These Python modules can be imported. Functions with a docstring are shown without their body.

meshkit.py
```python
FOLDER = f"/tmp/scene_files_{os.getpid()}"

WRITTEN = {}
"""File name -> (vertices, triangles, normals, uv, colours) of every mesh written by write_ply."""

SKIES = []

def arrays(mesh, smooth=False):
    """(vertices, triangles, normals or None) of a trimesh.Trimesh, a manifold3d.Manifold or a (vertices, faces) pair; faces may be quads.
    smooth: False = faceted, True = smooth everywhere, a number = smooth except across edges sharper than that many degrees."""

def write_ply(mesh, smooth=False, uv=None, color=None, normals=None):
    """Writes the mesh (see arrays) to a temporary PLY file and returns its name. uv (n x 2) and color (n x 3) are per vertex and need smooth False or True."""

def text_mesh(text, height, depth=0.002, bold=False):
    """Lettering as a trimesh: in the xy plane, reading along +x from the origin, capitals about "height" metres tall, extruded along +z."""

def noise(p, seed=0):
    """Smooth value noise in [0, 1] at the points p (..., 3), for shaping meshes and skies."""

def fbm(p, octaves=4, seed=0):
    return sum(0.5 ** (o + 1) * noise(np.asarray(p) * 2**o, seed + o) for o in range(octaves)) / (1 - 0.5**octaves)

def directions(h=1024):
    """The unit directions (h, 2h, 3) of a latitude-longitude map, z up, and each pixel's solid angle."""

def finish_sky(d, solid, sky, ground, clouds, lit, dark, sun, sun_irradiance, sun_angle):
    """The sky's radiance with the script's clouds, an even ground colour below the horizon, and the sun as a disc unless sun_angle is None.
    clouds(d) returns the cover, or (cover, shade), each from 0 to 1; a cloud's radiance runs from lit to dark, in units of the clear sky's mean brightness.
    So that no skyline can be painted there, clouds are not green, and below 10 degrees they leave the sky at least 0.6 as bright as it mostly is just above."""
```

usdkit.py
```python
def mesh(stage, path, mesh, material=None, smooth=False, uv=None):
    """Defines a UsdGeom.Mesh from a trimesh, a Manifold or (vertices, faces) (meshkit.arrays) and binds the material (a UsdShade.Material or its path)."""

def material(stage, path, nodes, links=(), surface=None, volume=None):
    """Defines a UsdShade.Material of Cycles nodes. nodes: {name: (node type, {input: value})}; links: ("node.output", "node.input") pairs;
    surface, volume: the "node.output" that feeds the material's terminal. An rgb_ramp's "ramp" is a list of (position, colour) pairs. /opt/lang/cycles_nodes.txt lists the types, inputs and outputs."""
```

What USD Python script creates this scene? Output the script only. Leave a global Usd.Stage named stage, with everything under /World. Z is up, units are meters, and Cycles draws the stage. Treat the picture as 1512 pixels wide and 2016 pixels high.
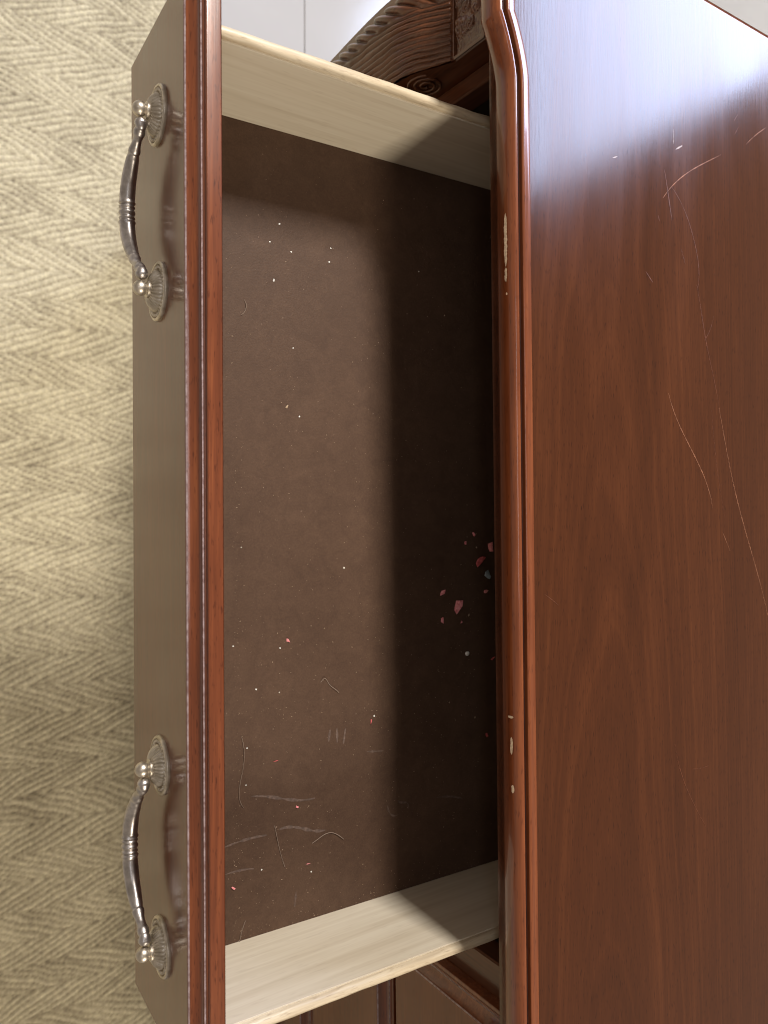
import math, random
import numpy as np, trimesh, usdkit
from meshkit import noise as vnoise, fbm
from pxr import Usd, UsdGeom, UsdLux, UsdShade, Gf, Sdf, Vt
from shapely.geometry import Polygon

stage = Usd.Stage.CreateInMemory()
UsdGeom.SetStageUpAxis(stage, UsdGeom.Tokens.z); UsdGeom.SetStageMetersPerUnit(stage, 1.0)
UsdGeom.Xform.Define(stage, '/World'); UsdGeom.Scope.Define(stage, '/World/Looks')
rng = random.Random(7); nrg = np.random.default_rng(7)

# ------------------------------------------------------------------ camera
EYE = 1.33                       # metres above the floor; dresser heights below are given relative to it
TH = math.radians(33.9)          # lens axis away from straight down, towards the dresser
cam = UsdGeom.Camera.Define(stage, '/World/camera')
c, s = math.cos(TH), math.sin(TH)
cam.AddTransformOp().Set(Gf.Matrix4d(c,0,s,0, 0,1,0,0, -s,0,c,0, 0,0,EYE,1))
cam.CreateHorizontalApertureAttr(36.0); cam.CreateVerticalApertureAttr(48.0)
cam.CreateFocalLengthAttr(36.38); cam.CreateClippingRangeAttr(Gf.Vec2f(0.01, 100))
cam.CreateFStopAttr(10.0); cam.CreateFocusDistanceAttr(0.64)
cam.CreateExposureAttr(0.0)

# ------------------------------------------------------------------ light
def rect_light(name, pos, target, w, h, rad, col):
    l = UsdLux.RectLight.Define(stage, '/World/' + name)
    z = np.array(pos, float) - np.array(target, float); z /= np.linalg.norm(z)
    up = np.array([0,0,1.0]) if abs(z[2]) < .9 else np.array([1.0,0,0])
    x = np.cross(up, z); x /= np.linalg.norm(x); y = np.cross(z, x)
    l.AddTransformOp().Set(Gf.Matrix4d(*x,0, *y,0, *z,0, *map(float,pos),1))
    l.CreateWidthAttr(w); l.CreateHeightAttr(h); l.CreateIntensityAttr(rad); l.CreateColorAttr(Gf.Vec3f(*col))
    return l
# ceiling panel lamp, almost straight above the dresser's front edge and off to its far end
rect_light('ceiling_lamp', (0.49, 2.05, 2.95), (0.40, 0.0, 0.7), 0.44, 0.60, 140.0, (1.0, 0.95, 0.88))
rect_light('ceiling_lamp_001', (0.49, -3.4, 2.95), (0.40, 0.0, 0.7), 0.44, 0.80, 88.0, (1.0, 0.89, 0.72))
# dim cool lamp on the room side of the dresser
rect_light('room_lamp', (-1.10, 0.2, 2.95), (0.1, 0.2, 0.8), 1.2, 0.25, 4.2, (0.88, 0.92, 1.0))
# daylight from a window diagonally behind the dresser
rect_light('window_light', (3.40, 3.04, 3.06), (0.70, 3.04, 3.06), 2.15, 2.15, 14.5, (0.59, 0.70, 1.0))
dome = UsdLux.DomeLight.Define(stage, '/World/room_light')
dm = usdkit.material(stage, '/World/Looks/room_ambient', {'b': ('background_shader', {'color': (1.0, 0.84, 0.68), 'strength': 0.30})}, [], surface='b.background')
UsdShade.MaterialBindingAPI.Apply(dome.GetPrim()).Bind(dm)

# ------------------------------------------------------------------ materials
def wood(name, dark, mid, light, grain='y', rough=0.3, fine=1.0, streak=0.5, pores=0.5, spec=0.5, coat=0.0, bump=0.06, broad=1.0, coat_rough=.1, figure=None, fibre=(420,13), fib=.40, band=(90,4.5)):
    ax = 'xyz'.index(grain)
    def sc(a, b): v = [a]*3; v[ax] = b; return tuple(v)
    n = {'g': ('geometry', {}),
         'm1': ('mapping', {'scale': sc(9*broad, 1.3*broad)}), 'n1': ('noise_texture', {'scale': 1.0, 'detail': 3.0, 'roughness': .5, 'distortion': 1.4}),
         'm2': ('mapping', {'scale': sc(fibre[0]*fine, fibre[1]*fine)}), 'n2': ('noise_texture', {'scale': 1.0, 'detail': 3.0, 'roughness': .6, 'distortion': .3}),
         'm3': ('mapping', {'scale': sc(band[0]*fine, band[1]*fine)}), 'n3': ('noise_texture', {'scale': 1.0, 'detail': 4.0, 'roughness': .6, 'distortion': .8}),
         'a': ('mix_float', {'fac': streak}), 'a2': ('mix_float', {'fac': fib}),
         'r': ('rgb_ramp', {'ramp': [(.30, dark), (.5, mid), (.70, light)]}),
         'm4': ('mapping', {'scale': sc(900*fine, 120*fine)}), 'n4': ('noise_texture', {'scale': 1.0, 'detail': 2.0, 'roughness': .5}),
         'pr': ('rgb_ramp', {'ramp': [(.60, (0,0,0)), (.72, (1,1,1))]}), 'pf': ('math', {'math_type': 'multiply', 'value2': pores}),
         'mx': ('mix_color', {'blend_type': 'multiply', 'b': (.42,.34,.30)}),
         'rr': ('map_range', {'from_min': .3, 'from_max': .7, 'to_min': rough*.82, 'to_max': rough*1.18}),
         'bu': ('bump', {'strength': bump, 'distance': .0008}),
         'p': ('principled_bsdf', {'specular_ior_level': spec, 'coat_weight': coat, 'coat_roughness': coat_rough})}
    L = [('g.position','m1.vector'),('m1.vector','n1.vector'),('g.position','m2.vector'),('m2.vector','n2.vector'),('g.position','m3.vector'),('m3.vector','n3.vector'),
         ('n1.fac','a.a'),('n3.fac','a.b'),('a.result','a2.a'),('n2.fac','a2.b'),('a2.result','r.fac'),
         ('g.position','m4.vector'),('m4.vector','n4.vector'),('n4.fac','pr.fac'),('pr.color','pf.value1'),('pf.value','mx.fac'),('r.color','mx.a'),('mx.result','p.base_color'),
         ('n1.fac','rr.value'),('rr.result','p.roughness'),('n2.fac','bu.height'),('bu.normal','p.normal')]
    if figure:                      # arched heartwood rings along y about x = figure
        n.update({'s': ('separate_xyz', {}), 'dx': ('math', {'math_type': 'subtract', 'value2': figure}), 'd2': ('math', {'math_type': 'multiply'}), 'd3': ('math', {'math_type': 'multiply', 'value2': 95.0}),
                  'ww': ('mapping', {'scale': (7., 3., 3.)}), 'wn': ('noise_texture', {'scale': 1.0, 'detail': 3.0}), 'w2': ('math', {'math_type': 'multiply', 'value2': .45}),
                  't1': ('math', {'math_type': 'add'}), 't2': ('math', {'math_type': 'add'}), 't3': ('math', {'math_type': 'multiply', 'value2': 9.0}), 'cx': ('combine_xyz', {}),
                  'rn': ('noise_texture', {'scale': 1.0, 'detail': 5.0, 'roughness': .62}), 'rs': ('map_range', {'from_min': .25, 'from_max': .75, 'to_min': .2, 'to_max': .8}), 'fm': ('mix_float', {'fac': .40})})
        L.remove(('a2.result','r.fac'))
        L += [('g.position','s.vector'), ('s.x','dx.value1'), ('dx.value','d2.value1'), ('dx.value','d2.value2'), ('d2.value','d3.value1'), ('g.position','ww.vector'), ('ww.vector','wn.vector'), ('wn.fac','w2.value1'),
              ('s.y','t1.value1'), ('d3.value','t1.value2'), ('t1.value','t2.value1'), ('w2.value','t2.value2'), ('t2.value','t3.value1'), ('t3.value','cx.x'), ('cx.vector','rn.vector'), ('rn.fac','rs.value'),
              ('a2.result','fm.a'), ('rs.result','fm.b'), ('fm.result','r.fac')]
    return usdkit.material(stage, '/World/Looks/' + name, n, L, surface='p.BSDF')

def plain(name, col, rough=.5, metal=0., spec=.5, var=.0, scale=60., bump=0., col2=None, bscale=None):
    col2 = col2 or tuple(x*(1-var) for x in col)
    n = {'g': ('geometry', {}), 'n': ('noise_texture', {'scale': scale, 'detail': 4.0, 'roughness': .6}), 'r': ('rgb_ramp', {'ramp': [(.35, col2), (.65, col)]}),
         'n2': ('noise_texture', {'scale': bscale or scale*3, 'detail': 3.0}), 'b': ('bump', {'strength': bump, 'distance': .0006}),
         'p': ('principled_bsdf', {'roughness': rough, 'metallic': metal, 'specular_ior_level': spec})}
    L = [('g.position','n.vector'),('n.fac','r.fac'),('r.color','p.base_color')]
    if bump: L += [('g.position','n2.vector'),('n2.fac','b.height'),('b.normal','p.normal')]
    return usdkit.material(stage, '/World/Looks/' + name, n, L, surface='p.BSDF')

M = {}
M['veneer'] = wood('cherry_veneer', (.036,.0090,.0024), (.060,.0158,.0042), (.098,.0280,.0080), 'y', rough=.165, streak=.25, pores=.75, broad=1.5, bump=.06, fibre=(520,34), fib=.34, band=(60,5), figure=.515)
M['mould'] = wood('cherry_moulding', (.085,.0195,.0060), (.165,.042,.0130), (.265,.078,.025), 'y', rough=.22, pores=.6, broad=2.2, bump=.04, coat=.6, coat_rough=.05)
M['front'] = wood('cherry_front', (.085,.024,.010), (.130,.038,.0145), (.175,.054,.021), 'y', rough=.19, pores=.4, broad=1.2, bump=.03)
M['edge'] = wood('cherry_front_edge', (.075,.018,.0065), (.145,.037,.0125), (.26,.076,.024), 'y', rough=.24, pores=.8, broad=3., bump=.05, coat=.5, coat_rough=.06)
M['post'] = wood('cherry_upright', (.045,.014,.007), (.085,.026,.011), (.14,.045,.02), 'z', rough=.24, pores=.5, broad=2., bump=.05)
M['carving'] = wood('carved_cherry', (.050,.017,.008), (.100,.036,.016), (.165,.062,.028), 'z', rough=.22, pores=.5, broad=3., bump=.04)
M['glint'] = plain('painted_glint', (.40,.31,.32), .22, col2=(.20,.125,.12), scale=260)  # bluish highlight along the front's arrises, painted in as a pale colour
M['groove'] = plain('dark_groove', (.030,.009,.006), .35, var=.4, scale=200)
M['pale'] = wood('pale_drawer_wood', (.54,.46,.345), (.65,.575,.455), (.74,.68,.56), 'x', rough=.42, streak=.55, pores=.12, fine=.55, broad=1.6, bump=.05)
M['rawedge'] = wood('worn_drawer_edge', (.36,.27,.19), (.58,.48,.34), (.76,.68,.54), 'x', rough=.34, streak=.6, pores=.5, fine=.8, broad=5., bump=.25)
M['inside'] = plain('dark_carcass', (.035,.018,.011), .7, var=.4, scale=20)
M['metal'] = plain('antique_nickel', (.68,.62,.54), .41, 1.0, col2=(.44,.385,.31), scale=160, bump=.08, bscale=900)
M['gunmetal'] = plain('dark_antique_nickel', (.54,.50,.48), .37, 1.0, col2=(.36,.33,.315), scale=140, bump=.06, bscale=900)
M['bare'] = plain('bare_wood_chip', (.74,.55,.37), .75, var=.3, scale=500, bump=.5)
M['scratch'] = plain('scratch_bright', (.40,.17,.09), .5, var=.6, scale=300)
M['scratch_faint'] = plain('scratch_faint', (.16,.050,.022), .45, var=.6, scale=300)
M['scuff'] = plain('scuff_pale', (.55,.45,.45), .5, var=.4, scale=500)
M['red'] = plain('red_flake', (.75,.17,.17), .7, col2=(.5,.07,.08), scale=300, bump=.5)
M['pink'] = plain('pink_flake', (.86,.36,.36), .7, col2=(.70,.18,.20), scale=400, bump=.5)
M['blue'] = plain('grey_blue_flake', (.28,.36,.43), .7, var=.3, scale=400)
M['white'] = plain('white_fleck', (.85,.84,.80), .7, var=.1, scale=400)
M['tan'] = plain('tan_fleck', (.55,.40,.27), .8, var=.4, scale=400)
M['lint'] = plain('lint_fibre', (.30,.225,.175), .9, var=.2, scale=400)
M['chalk'] = plain('chalky_smear', (.150,.098,.076), .9, var=.45, scale=350)
# dark brown flocked paper lining of the drawer
M['lining'] = usdkit.material(stage, '/World/Looks/brown_lining', {
    'g': ('geometry', {}), 'n': ('noise_texture', {'scale': 7.0, 'detail': 5.0, 'roughness': .6}),
    'n2': ('noise_texture', {'scale': 650.0, 'detail': 3.0, 'roughness': .7}), 'n3': ('noise_texture', {'scale': 60.0, 'detail': 5.0, 'roughness': .65, 'distortion': 1.0}),
    'a': ('mix_float', {'fac': .45}), 'a2': ('mix_float', {'fac': .35}),
    'r': ('rgb_ramp', {'ramp': [(.34, (.050,.024,.0132)), (.5, (.074,.0385,.0222)), (.66, (.104,.057,.034))]}),
    'v': ('noise_texture', {'scale': 420.0, 'detail': 2.0, 'roughness': .5}), 'vr': ('rgb_ramp', {'ramp': [(.745, (0,0,0)), (.80, (1,1,1))]}), 'mx': ('mix_color', {'b': (.30,.21,.155)}),
    'b': ('bump', {'strength': .45, 'distance': .0006}), 'p': ('principled_bsdf', {'roughness': .62, 'specular_ior_level': .35, 'sheen_weight': .06})},
    [('g.position','n.vector'),('g.position','n2.vector'),('g.position','n3.vector'),('g.position','v.vector'),('n.fac','a.a'),('n3.fac','a.b'),('a.result','a2.a'),('n2.fac','a2.b'),('a2.result','r.fac'),
     ('r.color','mx.a'),('v.fac','vr.fac'),('vr.color','mx.fac'),('mx.result','p.base_color'),('n2.fac','b.height'),('b.normal','p.normal')], surface='p.BSDF')
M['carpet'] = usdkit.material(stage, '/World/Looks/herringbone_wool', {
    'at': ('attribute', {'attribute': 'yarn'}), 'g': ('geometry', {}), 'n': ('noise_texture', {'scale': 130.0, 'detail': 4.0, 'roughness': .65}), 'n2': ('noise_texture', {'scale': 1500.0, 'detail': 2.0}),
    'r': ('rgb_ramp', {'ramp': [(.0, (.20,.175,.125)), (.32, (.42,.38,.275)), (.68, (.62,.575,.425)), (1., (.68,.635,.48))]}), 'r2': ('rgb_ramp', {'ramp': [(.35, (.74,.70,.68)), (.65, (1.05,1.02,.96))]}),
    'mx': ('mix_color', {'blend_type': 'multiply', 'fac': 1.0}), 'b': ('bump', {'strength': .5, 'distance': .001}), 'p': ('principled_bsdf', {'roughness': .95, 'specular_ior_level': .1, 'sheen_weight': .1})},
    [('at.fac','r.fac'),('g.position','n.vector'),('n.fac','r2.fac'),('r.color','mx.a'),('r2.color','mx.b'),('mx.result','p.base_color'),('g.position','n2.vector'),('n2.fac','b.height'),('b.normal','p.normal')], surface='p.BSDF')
M['tile'] = plain('white_porcelain', (.46,.45,.45), .12, var=.03, scale=6)
M['grout'] = plain('grey_grout', (.36,.35,.35), .8, var=.2, scale=60)

# ------------------------------------------------------------------ helpers
def grid(P, closed=False):
    P = np.asarray(P, float); n, m = P.shape[:2]
    i, j = np.meshgrid(np.arange(n-1), np.arange(m if closed else m-1), indexing='ij')
    j2 = (j+1) % m
    f = np.stack([i*m+j, (i+1)*m+j, (i+1)*m+j2, i*m+j2], -1).reshape(-1,4)
    return P.reshape(-1,3), np.vstack([f[:,[0,1,2]], f[:,[0,2,3]]])
def join(*ms):
    V, F, k = [], [], 0
    for m in ms:
        v, f = (m.vertices, m.faces) if hasattr(m, 'vertices') else m
        V.append(np.asarray(v)); F.append(np.asarray(f)+k); k += len(v)
    return np.vstack(V), np.vstack(F)
def box(x0,x1,y0,y1,z0,z1, ch=.0015):
    """A box with chamfered edges."""
    x0,x1 = sorted((x0,x1)); y0,y1 = sorted((y0,y1)); z0,z1 = sorted((z0,z1))
    ch = min(ch, .3*min(x1-x0,y1-y0,z1-z0)); pts = []
    for X,sx in ((x0,1),(x1,-1)):
        for Y,sy in ((y0,1),(y1,-1)):
            for Z,sz in ((z0,1),(z1,-1)):
                pts += [(X,Y+sy*ch,Z+sz*ch),(X+sx*ch,Y,Z+sz*ch),(X+sx*ch,Y+sy*ch,Z)]
    h = trimesh.Trimesh(pts).convex_hull
    return np.array(h.vertices), np.array(h.faces)
def tube(path, rad, n=12, flat=None, prof=None, cap=True):
    """Tube along a path; rad per point; prof(theta, i) scales the section."""
    path = np.asarray(path, float); k = len(path); rad = np.broadcast_to(rad, (k,))
    T = np.gradient(path, axis=0); T /= np.linalg.norm(T, axis=1)[:,None]
    ref = np.array(flat if flat is not None else (0,0,1.0)); th = np.arange(n)/n*2*np.pi; P = np.zeros((k,n,3))
    for i in range(k):
        a = np.cross(T[i], ref); a /= np.linalg.norm(a)+1e-12; b = np.cross(a, T[i])
        r = rad[i]*(prof(th, i) if prof else 1.0)
        P[i] = path[i] + (np.cos(th)*r)[:,None]*a + (np.sin(th)*r)[:,None]*b
    v, f = grid(P, True)
    f = f[:, ::-1]
    if cap:
        v = np.vstack([v, path[0], path[-1]]); a0, b0 = k*n, k*n+1
        j = np.arange(n); j2 = (j+1) % n
        f = np.vstack([f, np.stack([np.full(n,a0), j2, j],1)[:, ::-1], np.stack([np.full(n,b0), (k-1)*n+j, (k-1)*n+j2],1)[:, ::-1]])
    return v, f
def spline(pts, n):
    from scipy.interpolate import CubicSpline
    pts = np.asarray(pts, float); t = np.r_[0, np.cumsum(np.linalg.norm(np.diff(pts, axis=0), axis=1))]
    return CubicSpline(t, pts)(np.linspace(0, t[-1], n))

used = {}
def numbered(parent, name):
    k = used.get((parent, name), 0); used[(parent, name)] = k+1
    return name if k == 0 else f'{name}_{k:03d}'
def label(p, text=None, cat=None, group=None, kind=None):
    for k, v in (('label', text), ('category', cat), ('group', group), ('kind', kind)):
        if v: p.SetCustomDataByKey(k, v)
BASE = {}
def frame_of(parent):
    p = parent
    while p and p not in BASE: p = p.rsplit('/',1)[0]
    return BASE.get(p, np.zeros(3))
def thing(name, base, R=np.eye(3), lift=EYE, text=None, cat=None, group=None, kind=None):
    """Xform at the thing's base; meshes are given in the thing's own measuring frame (origin at the eye)."""
    path = '/World/' + numbered('/World', name); x = UsdGeom.Xform.Define(stage, path)
    t = R @ np.array(base, float) + np.array([0,0,lift])
    m = np.eye(4); m[:3,:3] = R.T; m[3,:3] = t
    x.AddTransformOp().Set(Gf.Matrix4d(*m.ravel().tolist()))
    BASE[path] = np.array(base, float)
    label(x.GetPrim(), text, cat, group, kind)
    return path
def part(parent, name, mesh, mat, smooth=35, text=None, kind=None):
    path = parent + '/' + numbered(parent, name)
    v, f = (mesh.vertices, mesh.faces) if hasattr(mesh, 'vertices') else mesh
    m = usdkit.mesh(stage, path, (np.asarray(v) - frame_of(parent), np.asarray(f)), M[mat], smooth=smooth)
    label(m.GetPrim(), text, None, None, kind)
    return path
def rotz(deg, about=(0,0,0)):
    a = math.radians(deg); return np.array([[math.cos(a),-math.sin(a),0],[math.sin(a),math.cos(a),0],[0,0,1]])

# ------------------------------------------------------------------ the setting: tiled floor and rug
fl = '/World/floor'
v, f = box(-2.4, 4.2, -2.6, 4.0, -.06, -.003, 0)
fm = usdkit.mesh(stage, fl, (v, f), M['grout']); label(fm.GetPrim(), kind='structure')
T, TY = .62, 1.2
for i in range(-5, 6):
    for j in range(-4, 5):
        x0, y0 = .709 + i*T, .62 + j*TY
        if x0 < -2.4 or x0 > 3.6 or y0 > 3.4: continue
        part(fl, 'tile', box(x0+.001, x0+T-.001, y0+.001, y0+TY-.001, -.004, 0, .0007), 'tile', smooth=False)

M['paint'] = plain('white_wall_paint', (.76,.78,.83), .45, var=.03, scale=8, bump=.05, bscale=90)
v, f = join(box(1.9, 2.02, .2, 3.6, 0, .93, .003), box(1.875, 2.02, .2, 3.6, .931, .955, .003))
wm = usdkit.mesh(stage, '/World/wall', (v, f), M['paint'], smooth=False); label(wm.GetPrim(), kind='structure')

# herringbone rug: every woven row is relief on one sheet
def rug():
    x0, x1, y0, y1 = -.75, .49, -1.35, 1.42
    d = .0028; xs = np.arange(x0, x1+d/2, d); ys = np.arange(y0, y1+d/2, d)
    X, Y = np.meshgrid(xs, ys, indexing='ij')
    wob = vnoise(np.stack([X*9, Y*9, 0*X], -1), 3)*.016 + vnoise(np.stack([X*40, Y*40, 0*X], -1), 4)*.006
    w = .044; yy = (Y + wob) / w; b = np.floor(yy); fr = yy - b
    zig = np.where(b % 2 == 0, fr, 1-fr)*w
    q = (zig - (X + .6*wob)*.42) / .0104
    row = np.floor(q); a = q - row
    rope = .86 + .14*np.sin((X*1.0 + zig*.4)/.0042*2*np.pi/2 + row*2.1)
    rn = vnoise(np.stack([row*1.7, b*3.1, X*14], -1), 9)
    seam = np.clip(np.minimum(fr, 1-fr)/.07, 0, 1)
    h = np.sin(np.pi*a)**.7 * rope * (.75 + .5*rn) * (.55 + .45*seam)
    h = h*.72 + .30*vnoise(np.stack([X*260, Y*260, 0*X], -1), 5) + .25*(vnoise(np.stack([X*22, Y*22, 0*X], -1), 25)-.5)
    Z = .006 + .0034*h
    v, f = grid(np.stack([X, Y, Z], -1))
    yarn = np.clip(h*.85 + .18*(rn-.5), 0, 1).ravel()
    # closed underside rim
    rim = join(box(x0, x1, y0, y1, .0012, .0058, 0))
    yarn = np.r_[yarn, np.full(len(rim[0]), .3)]
    v, f = join((v, f), rim)
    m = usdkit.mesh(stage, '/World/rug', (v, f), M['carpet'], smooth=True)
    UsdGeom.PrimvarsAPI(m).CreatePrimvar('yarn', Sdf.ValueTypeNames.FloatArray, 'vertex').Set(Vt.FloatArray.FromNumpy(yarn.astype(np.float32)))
    label(m.GetPrim(), 'beige herringbone woven rug lying under the handles of the open drawer', 'rug')
rug()

# ------------------------------------------------------------------ drawer pull
def rosette(cx, cy, cz):
    """Fluted round backplate with a bead ring; axis towards -x, centre (cx, cy, cz)."""
    nb = 36; nt = nb*8; th = np.arange(nt)/nt*2*np.pi
    R = np.r_[0, .004, np.linspace(.0052, .0150, 14), .0153, .0156, np.linspace(.0158, .0188, 9), .0190, .0195, .0206, .0213, .0216, .0216]
    P = np.zeros((len(R), nt, 3))
    for i, r in enumerate(R):
        t = (r-.0052)/.0098
        h = np.zeros(nt)
        if r < .0052: h += .0090
        elif r <= .01501:
            base = .0090 - .0060*t**2.3
            h += base + .0015*max(0, t)**.6*(1.2 if t < .93 else .6)*(np.abs(np.cos(th*30/2))**.7 - .66)
        elif r < .01575: h += .0010
        elif r < .01881:
            u = (r-.0173)/.0015; a = (th*nb/(2*np.pi)) % 1 - .5
            h += .0014 + .0019*np.sqrt(np.clip(1 - u*u - (a*2.05)**2, 0, 1))
        elif r < .0192: h += .0016
        elif r < .0210: h += .0028
        elif r < .0215: h += .0022
        else: h += .0014 if i < len(R)-1 else 0
        P[i,:,0] = cx - h; P[i,:,1] = cy + r*np.cos(th); P[i,:,2] = cz + r*np.sin(th)
    return grid(P, True)
def lathe_x(cx, cy, cz, prof, n=28):
    """Turned shape along -x: prof = (distance from the plate, radius)."""
    th = np.arange(n)/n*2*np.pi; P = np.zeros((len(prof), n, 3))
    for i, (d, r) in enumerate(prof):
        P[i,:,0] = cx - d; P[i,:,1] = cy + r*np.cos(th); P[i,:,2] = cz + r*np.sin(th)
    v, f = grid(P, True); return v, f
def make_pull(parent, F, ya, yb, zc):
    """Bail pull between two rosettes on the face x = F."""
    px_, pz = F - .0138, zc + .003
    ym = (ya+yb)/2; span = abs(ya-yb)/2
    dirv = np.array([-.06, 0, -.998])
    k = 301; u = np.linspace(-1, 1, k)
    ys = ym + u*(span-.0062)
    drop = .0335*np.clip(1-(np.abs(u)/.90)**2.4, 0, 1)**1.1
    path = np.stack([np.full(k, px_), ys, np.full(k, pz)], 1) + drop[:,None]*dirv
    au = np.abs(u)
    dist = np.abs(au-1)*(span-.0062); half = span-.0062
    tb = [(0,.0008),(.0004,.0022),(.0014,.0036),(.003,.0046),(.0046,.0047),(.0062,.0040),(.0072,.0036),(.0084,.0042),(.0098,.0043),(.0112,.0037),(.0128,.0033),(.0155,.0035),(.0178,.0043),(.0190,.0045),(.0202,.0040),(.0225,.0046),(.030,.0052),(.044,.0056)]
    tb += [(half-.0100,.0055),(half-.0088,.0058),(half-.0072,.0064),(half-.0058,.0051),(half-.0042,.0061),(half-.0026,.0051),(half-.0004,.0062),(half,.0062)]
    rad = np.interp(dist, [q[0] for q in tb], [q[1] for q in tb])
    def sect(th, i):
        f_ = np.clip((.64-au[i])/.08, 0, 1)*np.clip((au[i]-.15)/.03, 0, 1)
        return 1 + f_*(.05*np.cos(4*th) - .10*np.exp(-((np.cos(th-.6)-1)/.04)**2) - .10*np.exp(-((np.cos(th-2.5)-1)/.04)**2))
    bail = tube(path, rad, 28, flat=dirv, prof=sect)
    p = part(parent, 'pull', bail, 'gunmetal', smooth=45)
    for y in (ya, yb):
        part(p, 'rosette', rosette(F, y, zc), 'metal', smooth=50)
        part(p, 'post', lathe_x(F, y, pz, [(.0080,.0060),(.0098,.0064),(.0104,.0061),(.0107,.0047)] + [(.0148-.0055*math.cos(a), .0055*math.sin(a)+1e-5) for a in np.linspace(.9, math.pi, 12)]), 'metal', smooth=50)
    return p

# ------------------------------------------------------------------ drawer
FRONT_PROFILE = [(.0005, .0213), (.0001, .0209), (0, .0203), (0, .0116), (.0002, .0110), (.0007, .0106), (.0013, .0105), (.0030, .0105), (.0034, .0102), (.0036, .0097)]
FRONT_PROFILE += [(.0036 + .0014*math.sin(a_), .0097 - .0014*(1-math.cos(a_))) for a_ in np.linspace(.4, 1.45, 4)] + [(.0062, .0084), (.0082, .0079), (.0102, .0066), (.0120, .0047), (.0132, .0026)]
FRONT_PROFILE += [(.0135 + .0023*(1-math.cos(a_)), .0023*(1-math.sin(a_))) for a_ in np.linspace(.15, math.pi/2, 6)]
def front_mesh(F, y0, y1, z0, z1):
    """Raised field with a stepped moulding round all four sides; returns (rim, field)."""
    rings = []
    for ins, dx in FRONT_PROFILE:
        a, b, c_, d = y0+ins, y1-ins, z0+ins, z1-ins
        ring = []
        for (p, q) in (((a,c_),(b,c_)), ((b,c_),(b,d)), ((b,d),(a,d)), ((a,d),(a,c_))):
            for t in np.linspace(0, 1, 12, endpoint=False): ring.append((F+dx, p[0]+(q[0]-p[0])*t, p[1]+(q[1]-p[1])*t))
        rings.append(ring)
    v, f = grid(np.array(rings), True)
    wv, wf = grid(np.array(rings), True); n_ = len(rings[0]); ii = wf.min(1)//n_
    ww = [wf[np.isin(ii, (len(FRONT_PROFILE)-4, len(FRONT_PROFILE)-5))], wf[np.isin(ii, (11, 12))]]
    global GLINTS; GLINTS = [(wv + np.array([-.00012, 0, .00012]), q) for q in ww]  # arris strips that carry the painted highlight, just proud of the moulding
    ins = FRONT_PROFILE[-1][0]
    fy0, fy1, fz0, fz1 = y0+ins, y1-ins, z0+ins, z1-ins
    fld = (np.array([[F,fy0,fz0],[F,fy1,fz0],[F,fy1,fz1],[F,fy0,fz1]]), np.array([[0,2,1],[0,3,2]]))
    x = F + FRONT_PROFILE[0][1]
    back = (np.array([[x,y0,z0],[x,y1,z0],[x,y1,z1],[x,y0,z1]]), np.array([[0,1,2],[0,2,3]]))
    return join((v, f), back), fld
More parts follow.
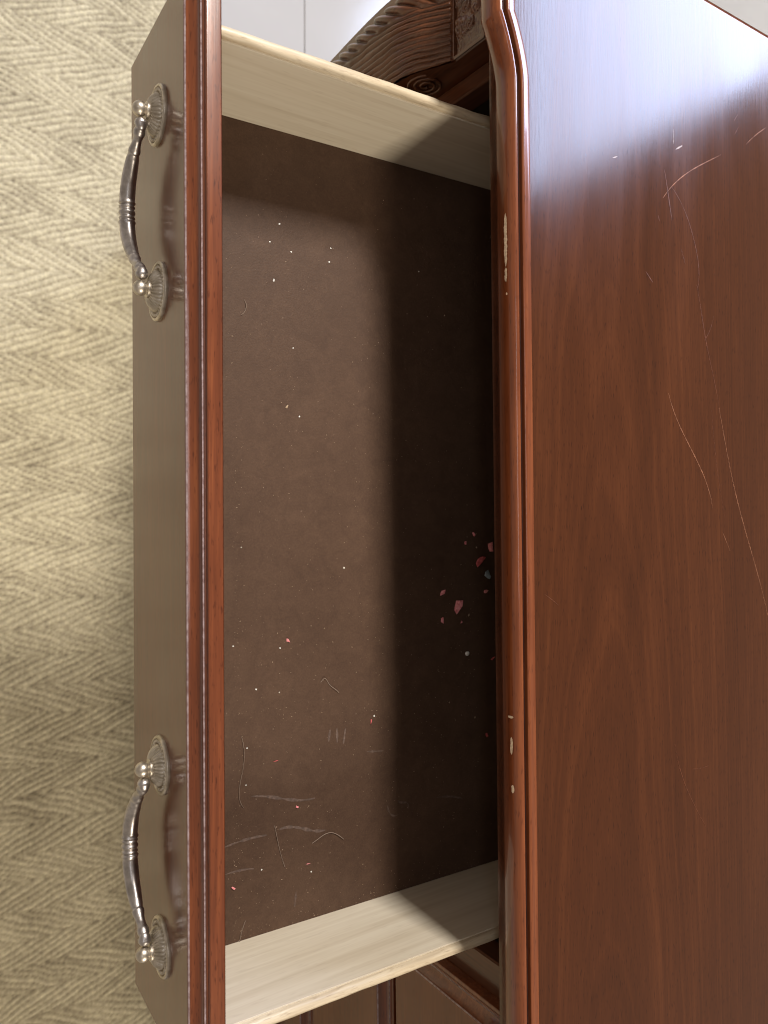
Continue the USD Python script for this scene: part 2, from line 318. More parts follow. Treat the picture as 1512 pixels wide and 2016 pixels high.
def rounded_wall(x0, x1, ya, yb, z0, z1, r=.0042, wob=0):
    """Drawer side with a rounded, slightly worn top edge, running along x."""
    sec = [(ya, z0), (ya, z1-r)] + [((ya+r) - r*math.cos(a), z1-r + r*math.sin(a)) for a in np.linspace(0, math.pi/2, 5)[1:]] + \
          [((yb-r) + r*math.sin(a), z1-r + r*math.cos(a)) for a in np.linspace(0, math.pi/2, 5)] + [(yb, z0)]
    sec = np.array(sec); xs = np.linspace(x0, x1, 90); P = np.zeros((len(xs), len(sec), 3))
    for i, x in enumerate(xs):
        P[i,:,0] = x; P[i,:,1:] = sec
        if wob:
            k = sec[:,1] > z1-r-.0001
            P[i,k,1] += (vnoise(np.stack([np.full(k.sum(), x*70), sec[k,0]*300, sec[k,1]*300], 1), 2)-.5)*wob
            P[i,k,2] += (vnoise(np.stack([np.full(k.sum(), x*70), sec[k,0]*300, sec[k,1]*300], 1), 6)-.5)*wob
    return grid(P, True)[0], grid(P, True)[1][:, ::-1]
def make_drawer(path, F, yc, zt, body, closed=False):
    """F: x of the front's field; yc: middle; zt: top of the front."""
    y0, y1, z0, z1 = yc-.3925, yc+.3925, zt-.167, zt
    rim, fld = front_mesh(F, y0, y1, z0, z1)
    fp = part(path, 'front', fld, 'front', smooth=False)
    part(fp, 'edge_moulding', rim, 'edge', smooth=24)
    for wn in GLINTS: part(fp, 'painted_glint', wn, 'glint', smooth=24)
    za = zt - .0147; zf = zt - .1166; xb = F + .0213; xe = xb + (.43 if not closed else .40)
    ya, yb = yc+.3405, yc-.3495          # inner faces of the sides
    for (a, b) in ((ya, ya+.0107), (yb-.0107, yb)):
        sd = part(path, 'side_panel', rounded_wall(xb, xe, a, b, zf-.014, za-.0048, r=.0003), 'pale', smooth=35)
        part(sd, 'top_edge', rounded_wall(xb, xe, a+.0013, b-.0011, za-.0048, za, r=.0036, wob=.0010), 'rawedge', smooth=50)
    part(path, 'back_panel', box(xe-.012, xe, yb, ya, zf-.012, za-.004), 'pale')
    part(path, 'lining', box(xb, xe-.012, yb, ya, zf-.006, zf, .0002), 'lining', smooth=False)
    k = .11 if closed else 0
    make_pull(path, F, yc+.3038-k, yc+.1740-k, zt-.0734)
    make_pull(path, F, yc-.1753+k, yc-.3096+k, zt-.0734)

SAG = math.radians(1.8)
Ry = np.array([[math.cos(SAG), 0, -math.sin(SAG)], [0,1,0], [math.sin(SAG), 0, math.cos(SAG)]])
RD = rotz(.25) @ Ry
dr = thing('drawer', (.375, -.0123, -.667), RD, text='open brown drawer pulled far out, pale wooden sides and two metal bail pulls', cat='drawer', group=None)
make_drawer(dr, .1648, -.0123, -.5, True)

# ------------------------------------------------------------------ dresser
YAW = .85
def about(R, p):                       # rotation about a point, as an offset for thing()
    return np.array(p) - R @ np.array(p)
RZ = rotz(YAW); PIV = np.array([.403, 0, 0]); OFF = PIV - RZ @ PIV
def dthing(name, base, **k):
    p = thing(name, base, RZ, **k)
    x = UsdGeom.Xform(stage.GetPrimAtPath(p)); op = x.GetOrderedXformOps()[0]; m = op.Get(); t = m.ExtractTranslation()
    m.SetTranslateOnly(t + Gf.Vec3d(*OFF.tolist())); op.Set(m); return p
ds = dthing('dresser', (.68, -.40, -1.33), text='dark cherry wood dresser with scratched glossy top and carved corner post', cat='dresser')
YE, YW = .474, -1.29; XB = .93; ZT = -.43

# moulded edge of the top: profile (distance in from the nose, height below the top)
nose = [(.0180, 0), (.0167, -.0001), (.0149, .0000)]
nose += [(.0125 + .0024*math.cos(a), -.0012 + .0017*math.sin(a)) for a in np.linspace(math.pi*.5, math.pi*.98, 6)]
nose += [(.0099, -.0036), (.0084, -.0037), (.0069, -.0033), (.0065, -.0012)]
a_, b_ = .0062, .0125
nose += [(a_ - a_*math.sin(t)**.9, -.0009 - b_*(1-math.cos(t))) for t in np.linspace(.12, math.pi/2, 16)]
nose += [(.0095*(1-math.cos(t)), -.0134 - .0110*math.sin(t)) for t in np.linspace(.15, math.pi/2*.95, 8)]
nose += [(.0110, -.0262), (.0125, -.0285)]
NF = len(nose) - 1
nose += [(.0145, -.033), (.0178, -.040), (.0198, -.044), (.0204, -.0475), (.036, -.0475)]
nose = np.array(nose)
def nose_path():
    """(x, y, outward direction scaled for the mitre) along the front, round the end."""
    pts = [(.4092, y) for y in np.linspace(YW, .326, 40)]
    for t in np.linspace(0, 1, 14)[1:]: pts.append((.4092 - .0140*t**1.6, .326 + .048*t))
    pts += [(.3952, y) for y in np.linspace(.374, YE, 8)[1:]]
    pts += [(x, YE) for x in np.linspace(.3952, XB, 10)[1:]]
    return np.array(pts)
NP = nose_path()
def mitre(P):
    d = np.diff(P, axis=0); d /= np.linalg.norm(d, axis=1)[:,None]
    nrm = np.stack([-d[:,1], d[:,0]], 1)             # outward (-x when running +y)
    out = np.zeros_like(P); out[0] = nrm[0]; out[-1] = nrm[-1]
    for i in range(1, len(P)-1):
        b = nrm[i-1]+nrm[i]; out[i] = b/np.dot(b, nrm[i])
    return out
NO = mitre(NP); NO[-9:] *= .35      # the end edge is slimmer than the front
def nose_point(i, j, lift=0):
    return np.array([NP[i,0] - NO[i,0]*nose[j,0], NP[i,1] - NO[i,1]*nose[j,0], ZT + nose[j,1]])
P = np.array([[nose_point(i, j) for j in range(len(nose))] for i in range(len(NP))])
for i in range(len(NP)):             # the strip under the nose runs straight on behind the break
    if NP[i,1] < YE-.001: P[i,NF:,0] = .4092 + nose[NF:,0]
P2 = P[:, NF:].copy(); P = P[:, :NF+1]
v, f = grid(P)
# double the cross-section rows at the mitres so that the folds stay crisp
gsel = [j for j in range(len(nose))]
em = part(ds, 'edge_moulding', (v, f), 'mould', smooth=19)
part(ds, 'under_strip', grid(P2), 'post', smooth=28)
# a darker strip coloured along the floor of the groove
ga, gb = 9, 12
gP = P[:, ga:gb+1].copy(); gP[:,:,2] += .00025
part(em, 'groove_line', grid(gP), 'groove', smooth=30)
inner = [(P[i,0,0], P[i,0,1]) for i in range(len(NP))]
poly = Polygon(inner + [(XB, YW)])
tv, tf = trimesh.creation.triangulate_polygon(poly, engine='earcut')
top = np.c_[tv, np.full(len(tv), ZT)]
n_ = len(top)
slab = trimesh.creation.extrude_polygon(poly, .018); slab.apply_translation((0,0,ZT-.018))
tp = part(ds, 'top_panel', slab, 'veneer', smooth=False)

# worn spots on the nose: bare wood showing
def nose_patch(yc, half, j0, j1, seed, name='chip', mat='bare'):
    n = 60; ys = np.linspace(yc-half, yc+half, n); rows = []
    jj = np.linspace(0, 1, 5)
    for k, y in enumerate(ys):
        u = abs(2*k/(n-1)-1); e = max(.03, 1-u**5)
        lo = (j0+j1)/2 - (j1-j0)/2*e*(.35 + 1.2*fbm(np.array([y*520, seed, .5]), 3, seed))
        hi = (j0+j1)/2 + (j1-j0)/2*e*(.35 + 1.2*fbm(np.array([y*480, seed+7, .5]), 3, seed+3))
        c0, hw = (lo+hi)/2, (hi-lo)/2
        row = []
        for t in jj:
            q = c0 + hw*(2*t-1); i = int(math.floor(q)); fr = q-i
            o = nose[i]*(1-fr) + nose[i+1]*fr
            row.append((.4092 + o[0] - .00035, y, ZT + o[1] + .0002))
        rows.append(row)
    v, f = grid(np.array(rows)); part(em, name, (v, f), mat, smooth=60)
CHIPS = [(.207, .0205, 22.8, 25.4, 1), (.1805, .0055, 23.2, 25.2, 2), (.166, .0010, 23, 24.4, 3), (-.157, .0010, 22, 26, 5), (-.179, .0068, 22.8, 24.8, 6), (-.212, .0032, 22, 24.2, 7)]
for a in CHIPS: nose_patch(*a)

# scratches and scuffs in the finish of the top, thin ribbons lying on it
def ribbon(path, wd, z=.00012):
    path = np.asarray(path, float); d = np.gradient(path, axis=0); d /= np.linalg.norm(d, axis=1)[:,None]
    nn = np.stack([-d[:,1], d[:,0]], 1); k = len(path); w = wd*np.sin(np.pi*np.clip(np.linspace(.03,.97,k),0,1))**.5
    w = w*np.clip(.10 + 1.5*(vnoise(np.c_[path*700, np.zeros(k)], 8)*.6 + .4*vnoise(np.c_[path*110, np.zeros(k)], 18)), .06, 1.4)
    L = np.c_[path + nn*w[:,None]/2, np.full(k, ZT+z)]; Rr = np.c_[path - nn*w[:,None]/2, np.full(k, ZT+z)]
    return grid(np.stack([L, Rr], 1))
SCRATCH = [('scratch', 0.0007, [(0.6762, 0.3326), (0.6356, 0.3106), (0.6095, 0.2933), (0.5887, 0.2735)]), ('scratch_faint', 0.001, [(0.5912, 0.299), (0.5966, 0.2765), (0.601, 0.2563)]),
 ('scratch_faint', 0.0008, [(0.6014, 0.2858), (0.625, 0.2609), (0.6346, 0.2411), (0.6401, 0.2202), (0.6374, 0.2003)]),
 ('scratch_faint', 0.0007, [(0.6364, 0.2052), (0.6422, 0.1856), (0.6489, 0.1588), (0.6595, 0.1274), (0.6694, 0.0954)]),
 ('scratch', 0.0006, [(0.6694, 0.0954), (0.6787, 0.0633), (0.6971, 0.0095), (0.7291, -0.0598), (0.75, -0.1108)]), ('scratch_faint', 0.0005, [(0.6626, 0.1795), (0.6569, 0.1663), (0.6472, 0.1544)]),
 ('scratch', 0.0007, [(0.594, 0.1024), (0.5989, 0.0911), (0.6302, 0.049), (0.6584, 0.0)]), ('scratch_faint', 0.0005, [(0.6581, 0.0914), (0.6669, 0.0309), (0.6777, -0.0098)]),
 ('scratch', 0.0006, [(0.6742, -0.0237), (0.6855, -0.041)]), ('scratch', 0.0007, [(0.7185, 0.353), (0.734, 0.3653), (0.7536, 0.3781)]), ('scratch_faint', 0.0009, [(0.564, 0.2054), (0.5735, 0.1972)]),
 ('scratch_faint', 0.0008, [(0.6142, 0.2334), (0.6199, 0.2206)]), ('scratch_faint', 0.0006, [(0.5984, -0.2096), (0.6079, -0.2392), (0.6255, -0.2698), (0.6433, -0.2945)]),
 ('scuff', 0.0012, [(0.6074, 0.3208), (0.617, 0.3264)]), ('scuff', 0.0005, [(0.6047, 0.3378), (0.6045, 0.3251)]), ('scuff', 0.001, [(0.5225, 0.2929), (0.5283, 0.2955)]),
 ('scratch_faint', 0.0005, [(0.4379, -0.0643), (0.4456, -0.0689), (0.4534, -0.0743)]), ('scratch_faint', 0.0006, [(0.6237, -0.2373), (0.6367, -0.239), (0.6485, -0.239)]),
 ('scratch_faint', 0.0006, [(0.5821, 0.257), (0.5834, 0.252)]), ('scratch_faint', 0.0006, [(0.6983, 0.3702), (0.7043, 0.3777)]), ('scratch_faint', 0.0006, [(0.6989, 0.3573), (0.7058, 0.3664)])]
for mat, wd, pts in SCRATCH:
    part(tp, 'scratch', ribbon(spline(pts, 130) if len(pts) > 2 else np.linspace(pts[0], pts[1], 12), wd), mat, smooth=False)

# carcass
part(ds, 'top_rail', box(.445, .465, YW+.03, .386, -.488, -.4775), 'post')
XS = .4505
OPEN = [(-.392, .370), (-1.196, -.434)]
ROWS = [-.476 - .172*k for k in range(4)]
for y0, y1 in ((.370, .386), (-.434, -.392), (-1.212, -1.196)):
    part(ds, 'stile', box(XS, XS+.024, y0, y1, -1.20, -.4885), 'post')
for y0, y1 in OPEN:
    for k in (1, 2, 3):
        part(ds, 'drawer_rail', box(XS+.001, XS+.03, y0+.0005, y1-.0005, ROWS[k]-.004, ROWS[k]+.012), 'post')
    part(ds, 'bottom_rail', box(XS, XS+.022, y0, y1, -1.235, -1.165), 'mould')
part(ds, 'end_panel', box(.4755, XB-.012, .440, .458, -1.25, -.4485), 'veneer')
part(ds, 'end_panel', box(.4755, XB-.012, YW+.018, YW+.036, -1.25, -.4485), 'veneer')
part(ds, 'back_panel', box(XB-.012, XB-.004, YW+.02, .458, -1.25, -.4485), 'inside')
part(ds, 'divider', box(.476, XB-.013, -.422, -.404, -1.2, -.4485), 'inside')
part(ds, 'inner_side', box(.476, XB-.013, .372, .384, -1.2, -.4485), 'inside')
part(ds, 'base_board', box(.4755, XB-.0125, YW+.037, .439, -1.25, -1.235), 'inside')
for x in (XB-.07,):
    for y in (.395, YW+.02): part(ds, 'back_foot', box(x, x+.055, y, y+.055, -1.33, -1.2505), 'post')

# carved corner post: block, acanthus corbel, foot
def corner_post(y0, y1, mirror=False):
    core = part(ds, 'corner_post', box(.4285, .4745, y0+.001, y1-.001, -1.25, -.4785, .001), 'post')
    # carved block: shallow leaf scrolls in a raised border
    ny, nz = 110, 90; ys = np.linspace(y0, y1, ny); zs = np.linspace(-.4785, -.5205, nz)
    Y, Z = np.meshgrid(ys, zs, indexing='ij'); w = y1-y0
    e = np.minimum(np.minimum(Y-y0, y1-Y), np.minimum(Z-zs[-1], zs[0]-Z))
    h = np.where(e < .0035, .0026, 0) - .0010*np.exp(-((e-.0042)/.0006)**2)
    r_ = random.Random(3); lf = np.zeros_like(Y)
    for k in range(16):
        cy, cz_, rr, ph = y0+r_.uniform(.008, w-.008), r_.uniform(-.514, -.485), r_.uniform(.004, .0085), r_.uniform(0, 6.28)
        dy, dz = Y-cy, Z-cz_; rad = np.hypot(dy, dz); ang = np.arctan2(dz, dy)
        sp = np.abs(np.sin((rad/rr*2.2 + (ang+ph)/2)*1.6))
        lf = np.maximum(lf, np.where(rad < rr, (.0009+.0013*sp)*np.sqrt(np.clip(1-(rad/rr)**2, 0, 1))**.5, 0))
    h = np.where(e > .004, lf + .0004*vnoise(np.stack([Y*700, Z*700, 0*Y], -1), 2), h)
    v, f = grid(np.stack([.4285 - .0006 - h, Y, Z], -1)); part(core, 'carved_block', (v, f[:, ::-1]), 'carving', smooth=40)
    # acanthus leaf on the corbel
    pr = spline([(.427,-.5205),(.4235,-.5265),(.4185,-.536),(.4110,-.549),(.4060,-.565),(.4040,-.585),(.4040,-.63),(.4070,-.70),(.4120,-.80),(.4180,-.90),(.4230,-1.0)], 520)
    keep = pr[:,1] > -.80; ns = keep.sum(); pr2 = pr[keep]
    sL = np.r_[0, np.cumsum(np.linalg.norm(np.diff(pr2, axis=0), axis=1))]
    tg = np.gradient(pr2, axis=0); tg /= np.linalg.norm(tg, axis=1)[:,None]; nr = np.stack([tg[:,1], -tg[:,0]], 1)
    nr *= np.sign(-nr[:,:1] + 1e-9)
    nv = 200; yv = np.linspace(y0, y1, nv); S, Yv = np.meshgrid(sL, yv, indexing='ij')
    u = (Yv-y0)/(y1-y0)
    if mirror: u = 1-u
    lob = .0165
    sp_ = S - .55*(u-.70)*(y1-y0)*3.2
    scal = np.abs(np.sin(np.pi*sp_/lob))
    ub = .80 + .10*scal**.6
    inside = 1/(1+np.exp(-(ub-u)/.010))
    # ribs run down the leaf and fan out towards its edge
    fan = u - .33*np.clip((S-.035)/.12, 0, 1.2)*u**1.5
    fan = fan + .020*(vnoise(np.stack([S*55, u*7, 0*u], -1), 31)-.5) + .010*(vnoise(np.stack([S*160, u*15, 0*u], -1), 32)-.5)
    rib = np.abs(np.sin(np.pi*fan*17))**.75*(.6 + .8*vnoise(np.stack([np.floor(fan*17)*3.7, S*40, 0*u], -1), 33))
    body = .0012 + .0023*rib
    lobe = .0016 + .0044*scal**.8*np.clip(1-((u-.76)/.17)**2, 0, 1)
    k = 1/(1+np.exp(-(u-.66)/.015))
    h = inside*((1-k)*body + k*lobe) * np.clip((S+.001)/.002, 0, 1)
    h += .0045*np.sin(np.pi*np.clip(u,0,1))*np.clip(S/.03, 0, 1)
    pos = np.stack([pr2[:,0][:,None] + nr[:,0][:,None]*h, Yv, pr2[:,1][:,None] + nr[:,1][:,None]*h], -1)
    v, f = grid(pos); part(core, 'acanthus_leaf', (v, f), 'carving', smooth=50)
    # sides of the corbel, following the profile
    for y in (y0, y1):
        pl = Polygon([tuple(p) for p in pr2[::6]] + [(.4285,-.80),(.4285,-.5205)])
        vv, ff = trimesh.creation.triangulate_polygon(pl, engine='earcut')
        part(core, 'corbel_side', (np.c_[vv[:,0], np.full(len(vv), y), vv[:,1]], ff), 'post', smooth=False)
        a = np.linspace(0, 5.2*math.pi, 150); rr = .0175 - .0148*a/a[-1]
        sp = np.stack([.4300 + rr*np.cos(a+2.2), np.full(150, y), -.5630 + rr*np.sin(a+2.2)], 1)
        part(core, 'volute', tube(sp, .0013, 8, flat=(0,1,0)), 'carving', smooth=60)
    part(core, 'foot', box(.405, .4745, y0-.004, y1+.004, -1.33, -1.2505, .004), 'post')
corner_post(.386, .464)
corner_post(-1.29+.0, -1.212, True)

# the closed drawers next to and below the open one
spots = [(0, r) for r in (1, 2, 3)] + [(1, r) for r in (0, 1, 2, 3)]
names = {(1,0): 'closed drawer with stepped edge, top one of the bay beside the open drawer',
         (1,1): 'closed drawer second from the top in the bay beside the open drawer', (1,2): 'closed drawer third from the top in the bay beside the open drawer', (1,3): 'lowest closed drawer in the bay beside the open drawer',
         (0,1): 'closed drawer directly below the open drawer', (0,2): 'closed drawer third from the top, two rows below the open drawer', (0,3): 'lowest closed drawer in the bay of the open drawer'}
for b, r in spots:
    yc = -.0123 if b == 0 else -.814
    p = dthing('drawer', (.65, yc, ROWS[r]-.167), text=names[(b,r)], cat='drawer')
    make_drawer(p, .4290, yc, ROWS[r], True, closed=True)

# ------------------------------------------------------------------ what lies in the drawer
ZL = -.6166
def flake(name, x, y, size, mat, text, group, seed, el=1.5, rot=0., cat='flake', thick=.35):
    r = np.random.default_rng(seed)
    q = r.normal(size=(11, 3)); q /= np.linalg.norm(q, axis=1)[:,None]; q[:,2] = np.sign(q[:,2])*np.abs(q[:,2])**.3
    if cat == 'bead': base = trimesh.creation.icosphere(subdivisions=2)
    else: base = trimesh.Trimesh(q*r.uniform(.75, 1.1, (11,1))).convex_hull
    v = np.array(base.vertices)
    v = v*np.array([1.3*size*el**.5, 1.3*size/el**.5, size*thick])/2
    a = rot; v = np.c_[v[:,0]*math.cos(a)-v[:,1]*math.sin(a), v[:,0]*math.sin(a)+v[:,1]*math.cos(a), v[:,2]]
    v[:,2] -= v[:,2].min()
    p = '/World/' + numbered('/World', name)
    q = (RD @ (v + np.array([x, y, ZL])).T).T
    o = RD @ np.array([x, y, ZL])
    m = UsdGeom.Mesh(usdkit.mesh(stage, p, (q - o, base.faces), M[mat], smooth=False)); m.AddTranslateOp().Set(Gf.Vec3d(*(o + np.array([0,0,EYE])).tolist()))
    label(m.GetPrim(), text, cat, group)
FLAKES = [(0.4725, -0.0958, 0.01063, 'pink', 1.5, -1.9, 'red_crumb', 'largest jagged pink crumb lying in the shaded back of the drawer', None),
 (0.4992, -0.0528, 0.00979, 'red', 2.2, 0.75, 'red_crumb', 'long dark red crumb in the drawer just above the grey blue flake', None),
 (0.5155, -0.0378, 0.00782, 'pink', 1.3, 1.7, 'red_crumb', 'rounded pink red crumb right beside the edge of the dresser top', None),
 (0.5181, -0.1528, 0.00339, 'red', 3.0, 0.4, 'red_crumb', 'thin red sliver beside the dresser top below the other crumbs', None),
 (0.4537, -0.0815, 0.0055, 'pink', 2.2, 0.6, 'red_crumb', 'small oblong pink crumb to the left of the largest pink crumb', None),
 (0.4536, -0.1085, 0.00475, 'pink', 1.4, 1.5, 'red_crumb', 'small blocky pink crumb below left of the largest pink crumb', None),
 (0.4934, -0.0248, 0.00359, 'pink', 1.4, 2.0, 'red_crumb', 'tiny pink crumb, uppermost of the crumb cluster in the drawer', None),
 (0.4828, -0.0326, 0.00357, 'pink', 1.3, 1.9, 'red_crumb', 'tiny pink crumb, leftmost in the upper part of the cluster', None),
 (0.509, -0.0833, 0.00389, 'pink', 1.8, 0.3, 'red_crumb', 'tiny bent pink crumb below the grey blue flake', None),
 (0.509, -0.2297, 0.00467, 'red', 1.8, 1.8, 'red_crumb', 'small red crumb alone in the dark lower right of the drawer', None),
 (0.2876, 0.0905, 0.00265, 'tan', 1.6, 0.9, 'red_crumb', 'tiny tan crumb in the lit upper half of the drawer lining', None),
 (0.2877, -0.1136, 0.00354, 'pink', 2.0, -0.8, 'red_crumb', 'small pink crumb in the lit middle of the drawer lining', None),
 (0.2366, -0.3153, 0.00297, 'pink', 1.5, -0.9, 'red_crumb', 'tiny pink crumb near the drawer front and the bright lower side', None),
 (0.2953, -0.2603, 0.00267, 'pink', 1.5, 1.2, 'red_crumb', 'tiny pink crumb among the chalky smears on the lining', None),
 (0.3715, -0.1964, 0.00259, 'red', 5.0, 1.45, 'red_crumb', 'thread thin red crumb at the border of the shadow in the drawer', None),
 (0.2757, -0.2159, 0.00175, 'red', 7.0, 0.0, 'red_crumb', 'hair thin red sliver above the chalky smears near the drawer front', None),
 (0.3065, -0.3121, 0.00179, 'pink', 5.0, -0.1, 'red_crumb', 'hair thin pink sliver below the chalky smears', None),
 (0.4773, -0.1122, 0.00254, 'pink', 1.2, 0.5, 'red_crumb', 'speck sized pink crumb just below the largest pink crumb', None),
 (0.5108, -0.0657, 0.00675, 'blue', 1.6, -1.2, 'grey_blue_flake', 'grey blue flake among the red crumbs in the shaded drawer', None),
 (0.4838, -0.1441, 0.00357, 'white', 1.0, 0, 'white_bead', 'round white bead alone in the shaded part of the drawer', None),
 (0.2756, 0.1982, 0.00231, 'white', 1.4, 1.4, 'white_fleck', 'largest white fleck on the lit lining near the upper pull', 'white flecks on the drawer lining'),
 (0.2811, 0.2477, 0.00145, 'white', 1.3, 1.0, 'white_fleck', 'tiny white fleck lying on the lit brown drawer lining', 'white flecks on the drawer lining'),
 (0.272, 0.2307, 0.0013, 'white', 1.3, 2.7, 'white_fleck', 'tiny white fleck lying on the lit brown drawer lining', 'white flecks on the drawer lining'),
 (0.292, 0.2255, 0.00176, 'white', 1.3, 2.1, 'white_fleck', 'tiny white fleck lying on the lit brown drawer lining', 'white flecks on the drawer lining'),
 (0.3296, 0.2229, 0.00136, 'white', 1.3, 0.6, 'white_fleck', 'tiny white fleck lying on the lit brown drawer lining', 'white flecks on the drawer lining'),
 (0.2936, 0.142, 0.00117, 'white', 1.3, 1.9, 'white_fleck', 'tiny white fleck lying on the lit brown drawer lining', 'white flecks on the drawer lining'),
 (0.2993, 0.0824, 0.00132, 'white', 1.3, 1.3, 'white_fleck', 'tiny white fleck lying on the lit brown drawer lining', 'white flecks on the drawer lining'),
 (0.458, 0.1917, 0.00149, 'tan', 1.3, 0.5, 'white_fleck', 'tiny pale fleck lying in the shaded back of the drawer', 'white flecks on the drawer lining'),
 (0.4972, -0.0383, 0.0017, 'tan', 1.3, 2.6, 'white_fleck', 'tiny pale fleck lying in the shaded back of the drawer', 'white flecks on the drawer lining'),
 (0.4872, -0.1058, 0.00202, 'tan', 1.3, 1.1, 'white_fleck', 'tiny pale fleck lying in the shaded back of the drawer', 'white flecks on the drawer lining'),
 (0.3748, -0.1912, 0.00187, 'white', 1.3, 2.2, 'white_fleck', 'tiny white fleck lying on the lit brown drawer lining', 'white flecks on the drawer lining'),
 (0.2622, -0.3064, 0.00143, 'white', 1.3, 0.5, 'white_fleck', 'tiny white fleck lying on the lit brown drawer lining', 'white flecks on the drawer lining'),
 (0.309, -0.3199, 0.00163, 'white', 1.3, 2.4, 'white_fleck', 'tiny white fleck lying on the lit brown drawer lining', 'white flecks on the drawer lining'),
 (0.2482, -0.2317, 0.00113, 'white', 1.3, 2.8, 'white_fleck', 'tiny white fleck lying on the lit brown drawer lining', 'white flecks on the drawer lining'),
 (0.2493, -0.2006, 0.00127, 'white', 1.3, 1.2, 'white_fleck', 'tiny white fleck lying on the lit brown drawer lining', 'white flecks on the drawer lining'),
 (0.3435, -0.0523, 0.00152, 'white', 1.3, 2.9, 'white_fleck', 'tiny white fleck lying on the lit brown drawer lining', 'white flecks on the drawer lining'),
 (0.245, -0.031, 0.00141, 'white', 1.3, 2.5, 'white_fleck', 'tiny white fleck lying on the lit brown drawer lining', 'white flecks on the drawer lining'),
 (0.2577, -0.1519, 0.00142, 'white', 1.3, 1.8, 'white_fleck', 'tiny white fleck lying on the lit brown drawer lining', 'white flecks on the drawer lining'),
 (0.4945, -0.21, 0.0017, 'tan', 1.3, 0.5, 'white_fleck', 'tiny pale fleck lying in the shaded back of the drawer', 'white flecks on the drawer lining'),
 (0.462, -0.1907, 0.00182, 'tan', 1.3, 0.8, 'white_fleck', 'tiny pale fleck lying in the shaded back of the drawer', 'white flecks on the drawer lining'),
 (0.28, -0.1191, 0.0013, 'white', 1.3, 1.7, 'white_fleck', 'tiny white fleck lying on the lit brown drawer lining', 'white flecks on the drawer lining'),
 (0.2374, -0.1132, 0.00126, 'white', 1.3, 0.3, 'white_fleck', 'tiny white fleck lying on the lit brown drawer lining', 'white flecks on the drawer lining'),
 (0.3312, 0.2355, 0.00121, 'white', 1.3, 2.7, 'white_fleck', 'tiny white fleck lying on the lit brown drawer lining', 'white flecks on the drawer lining'),
 (0.4271, 0.2298, 0.00113, 'white', 1.3, 0.8, 'white_fleck', 'tiny pale fleck lying in the shaded back of the drawer', 'white flecks on the drawer lining'),
 (0.2793, -0.1572, 0.00116, 'white', 1.3, 1.0, 'white_fleck', 'tiny white fleck lying on the lit brown drawer lining', 'white flecks on the drawer lining')]
for i, (x, y, sz, mat, el, rot, nm, text, grp) in enumerate(FLAKES):
    flake(nm, x, y, sz, mat, text, grp, 20+i, el, rot, cat='crumb' if 'crumb' in nm else 'bead' if nm == 'white_bead' else 'flake', thick=.85 if nm == 'white_bead' else .4)
LINT = [([(0.3193, -0.1533), (0.3239, -0.1506), (0.3275, -0.1556), (0.3326, -0.1604), (0.3378, -0.1652)], 0.00032, 'pale bent lint thread in the lit lower middle of the drawer'),
 ([(0.3101, -0.2949), (0.3192, -0.2907), (0.3284, -0.2896), (0.3357, -0.293), (0.342, -0.2986)], 0.00035, 'arched lint thread below the chalky smears on the lining'),
 ([(0.2741, -0.2713), (0.2764, -0.2828), (0.2797, -0.2967), (0.2835, -0.3091)], 0.00026, 'long nearly straight lint thread between the smears and the drawer front'),
 ([(0.2413, -0.3678), (0.2431, -0.3555), (0.2473, -0.3456)], 0.0003, 'short lint thread in the corner by the bright lower side'),
 ([(0.2459, -0.2501), (0.2418, -0.2373), (0.2455, -0.2179), (0.2465, -0.2031), (0.2443, -0.1899)], 0.00022, 'faint long wavy lint thread close to the drawer front'),
 ([(0.2482, 0.1777), (0.2499, 0.1724), (0.2486, 0.1675), (0.2454, 0.1645)], 0.00026, 'short hooked lint thread below the white flecks near the drawer front'),
 ([(0.5226, 0.2817), (0.5179, 0.2819), (0.5159, 0.2779)], 0.0003, 'white bent lint scrap in the dark by the dresser edge')]
for i, (pts, r, text) in enumerate(LINT):
    pth = spline([(x, y, ZL+.0004+.0006*(k % 2)) for k, (x, y) in enumerate(pts)], 30)
    v, f = tube(pth, r*.72, 6); v = (RD @ v.T).T; o = v.mean(0)
    p = '/World/' + numbered('/World', 'lint_thread')
    m = UsdGeom.Mesh(usdkit.mesh(stage, p, (v - o, f), M['lint'], smooth=True)); m.AddTranslateOp().Set(Gf.Vec3d(*(o + np.array([0,0,EYE])).tolist()))
    label(m.GetPrim(), text, 'lint thread', 'lint threads on the drawer lining')
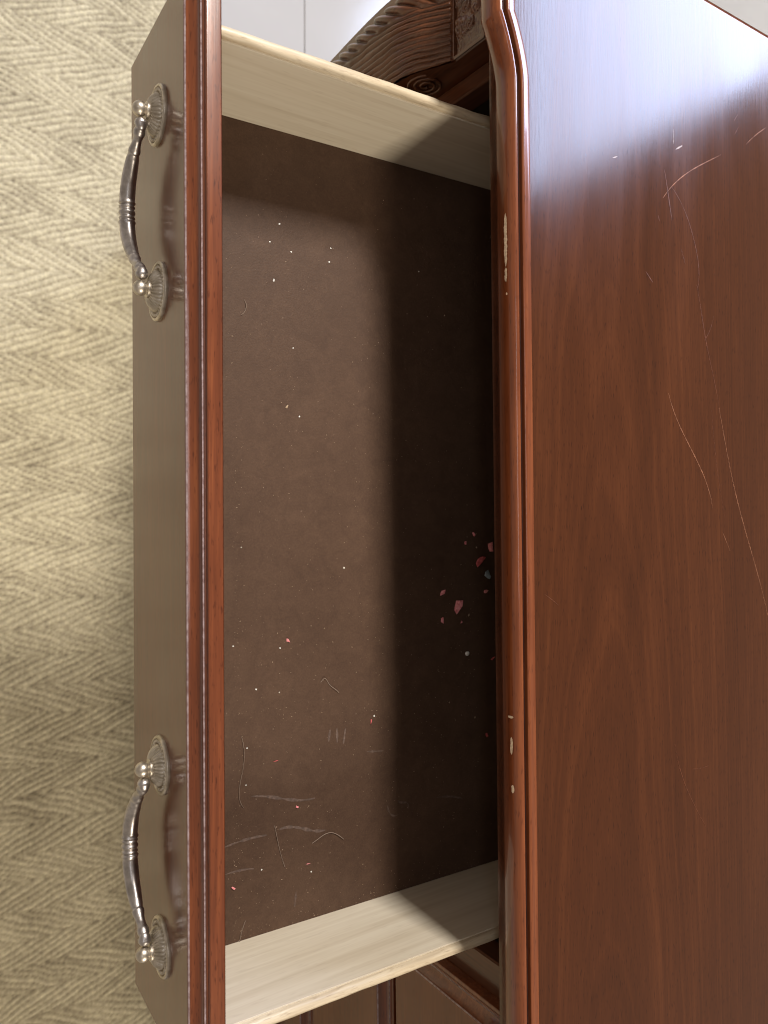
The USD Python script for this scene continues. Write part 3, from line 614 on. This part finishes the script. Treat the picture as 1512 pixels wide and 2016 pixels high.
# fine dust: nobody could count it
ms = []
for k in range(1100):
    x, y = rng.uniform(.24, .50), rng.uniform(-.355, .322)
    if k % 3 and y > -.05: y = rng.uniform(-.355, .1)
    if k % 7 == 0: x = .2365 + abs(rng.gauss(0, .006))
    if k % 11 == 0: y = -.361 + abs(rng.gauss(0, .006))
    sz = rng.choice([.00028,.00035,.0004,.0005,.0007]); b = trimesh.creation.icosphere(subdivisions=0)
    v = b.vertices*np.array([sz*rng.uniform(.6,1.9), sz*rng.uniform(.5,1), sz*.5])*.5; a = rng.uniform(0, 3.14)
    v = np.c_[v[:,0]*math.cos(a)-v[:,1]*math.sin(a), v[:,0]*math.sin(a)+v[:,1]*math.cos(a), v[:,2]] + np.array([x, y, ZL+sz*.25])
    ms.append(((RD @ v.T).T + np.array([0,0,EYE]), b.faces))
m = usdkit.mesh(stage, '/World/dust', join(*ms), M['tan']); label(m.GetPrim(), 'pale dust specks strewn over the brown drawer lining', 'dust', kind='stuff')
# chalky smears rubbed into the lining (marks on the drawer itself)
SMEAR = [([(0.2532, -0.2421), (0.2742, -0.2472), (0.2837, -0.2504), (0.3133, -0.2555)], 0.0026), ([(0.2788, -0.2758), (0.2909, -0.2763), (0.3031, -0.2808), (0.3233, -0.2862)], 0.0032),
 ([(0.2292, -0.2796), (0.2462, -0.2776), (0.267, -0.278)], 0.0022), ([(0.2295, -0.3025), (0.2416, -0.3021), (0.2552, -0.3038)], 0.002),
 ([(0.3896, -0.2779), (0.3912, -0.284), (0.3946, -0.2881), (0.4026, -0.2883)], 0.0022), ([(0.401, -0.275), (0.4062, -0.2784), (0.4108, -0.2794), (0.4125, -0.2856)], 0.0022),
 ([(0.3288, -0.1969), (0.3272, -0.2076)], 0.002), ([(0.3356, -0.197), (0.336, -0.21)], 0.0022), ([(0.3445, -0.1984), (0.3423, -0.2119)], 0.002), ([(0.367, -0.2234), (0.3853, -0.2256)], 0.002),
 ([(0.2945, -0.3336), (0.293, -0.3466)], 0.002), ([(0.4455, -0.2815), (0.4622, -0.2838), (0.478, -0.289)], 0.002)]
for pts, wd in SMEAR:
    pth = spline(pts, 24) if len(pts) > 2 else np.linspace(pts[0], pts[1], 24)
    d = np.gradient(pth, axis=0); d /= np.linalg.norm(d, axis=1)[:,None]; nn = np.stack([-d[:,1], d[:,0]], 1)
    w = wd*(.35 + 1.1*vnoise(np.c_[pth*260, np.zeros(24)], 11))*np.sin(np.pi*np.linspace(.05,.95,24))**.6
    A = np.c_[pth + nn*w[:,None]/2, np.full(24, ZL+.00012)]; B = np.c_[pth - nn*w[:,None]/2, np.full(24, ZL+.00012)]
    part(dr + '/lining', 'smear', grid(np.stack([A, B], 1)), 'chalk', smooth=False)
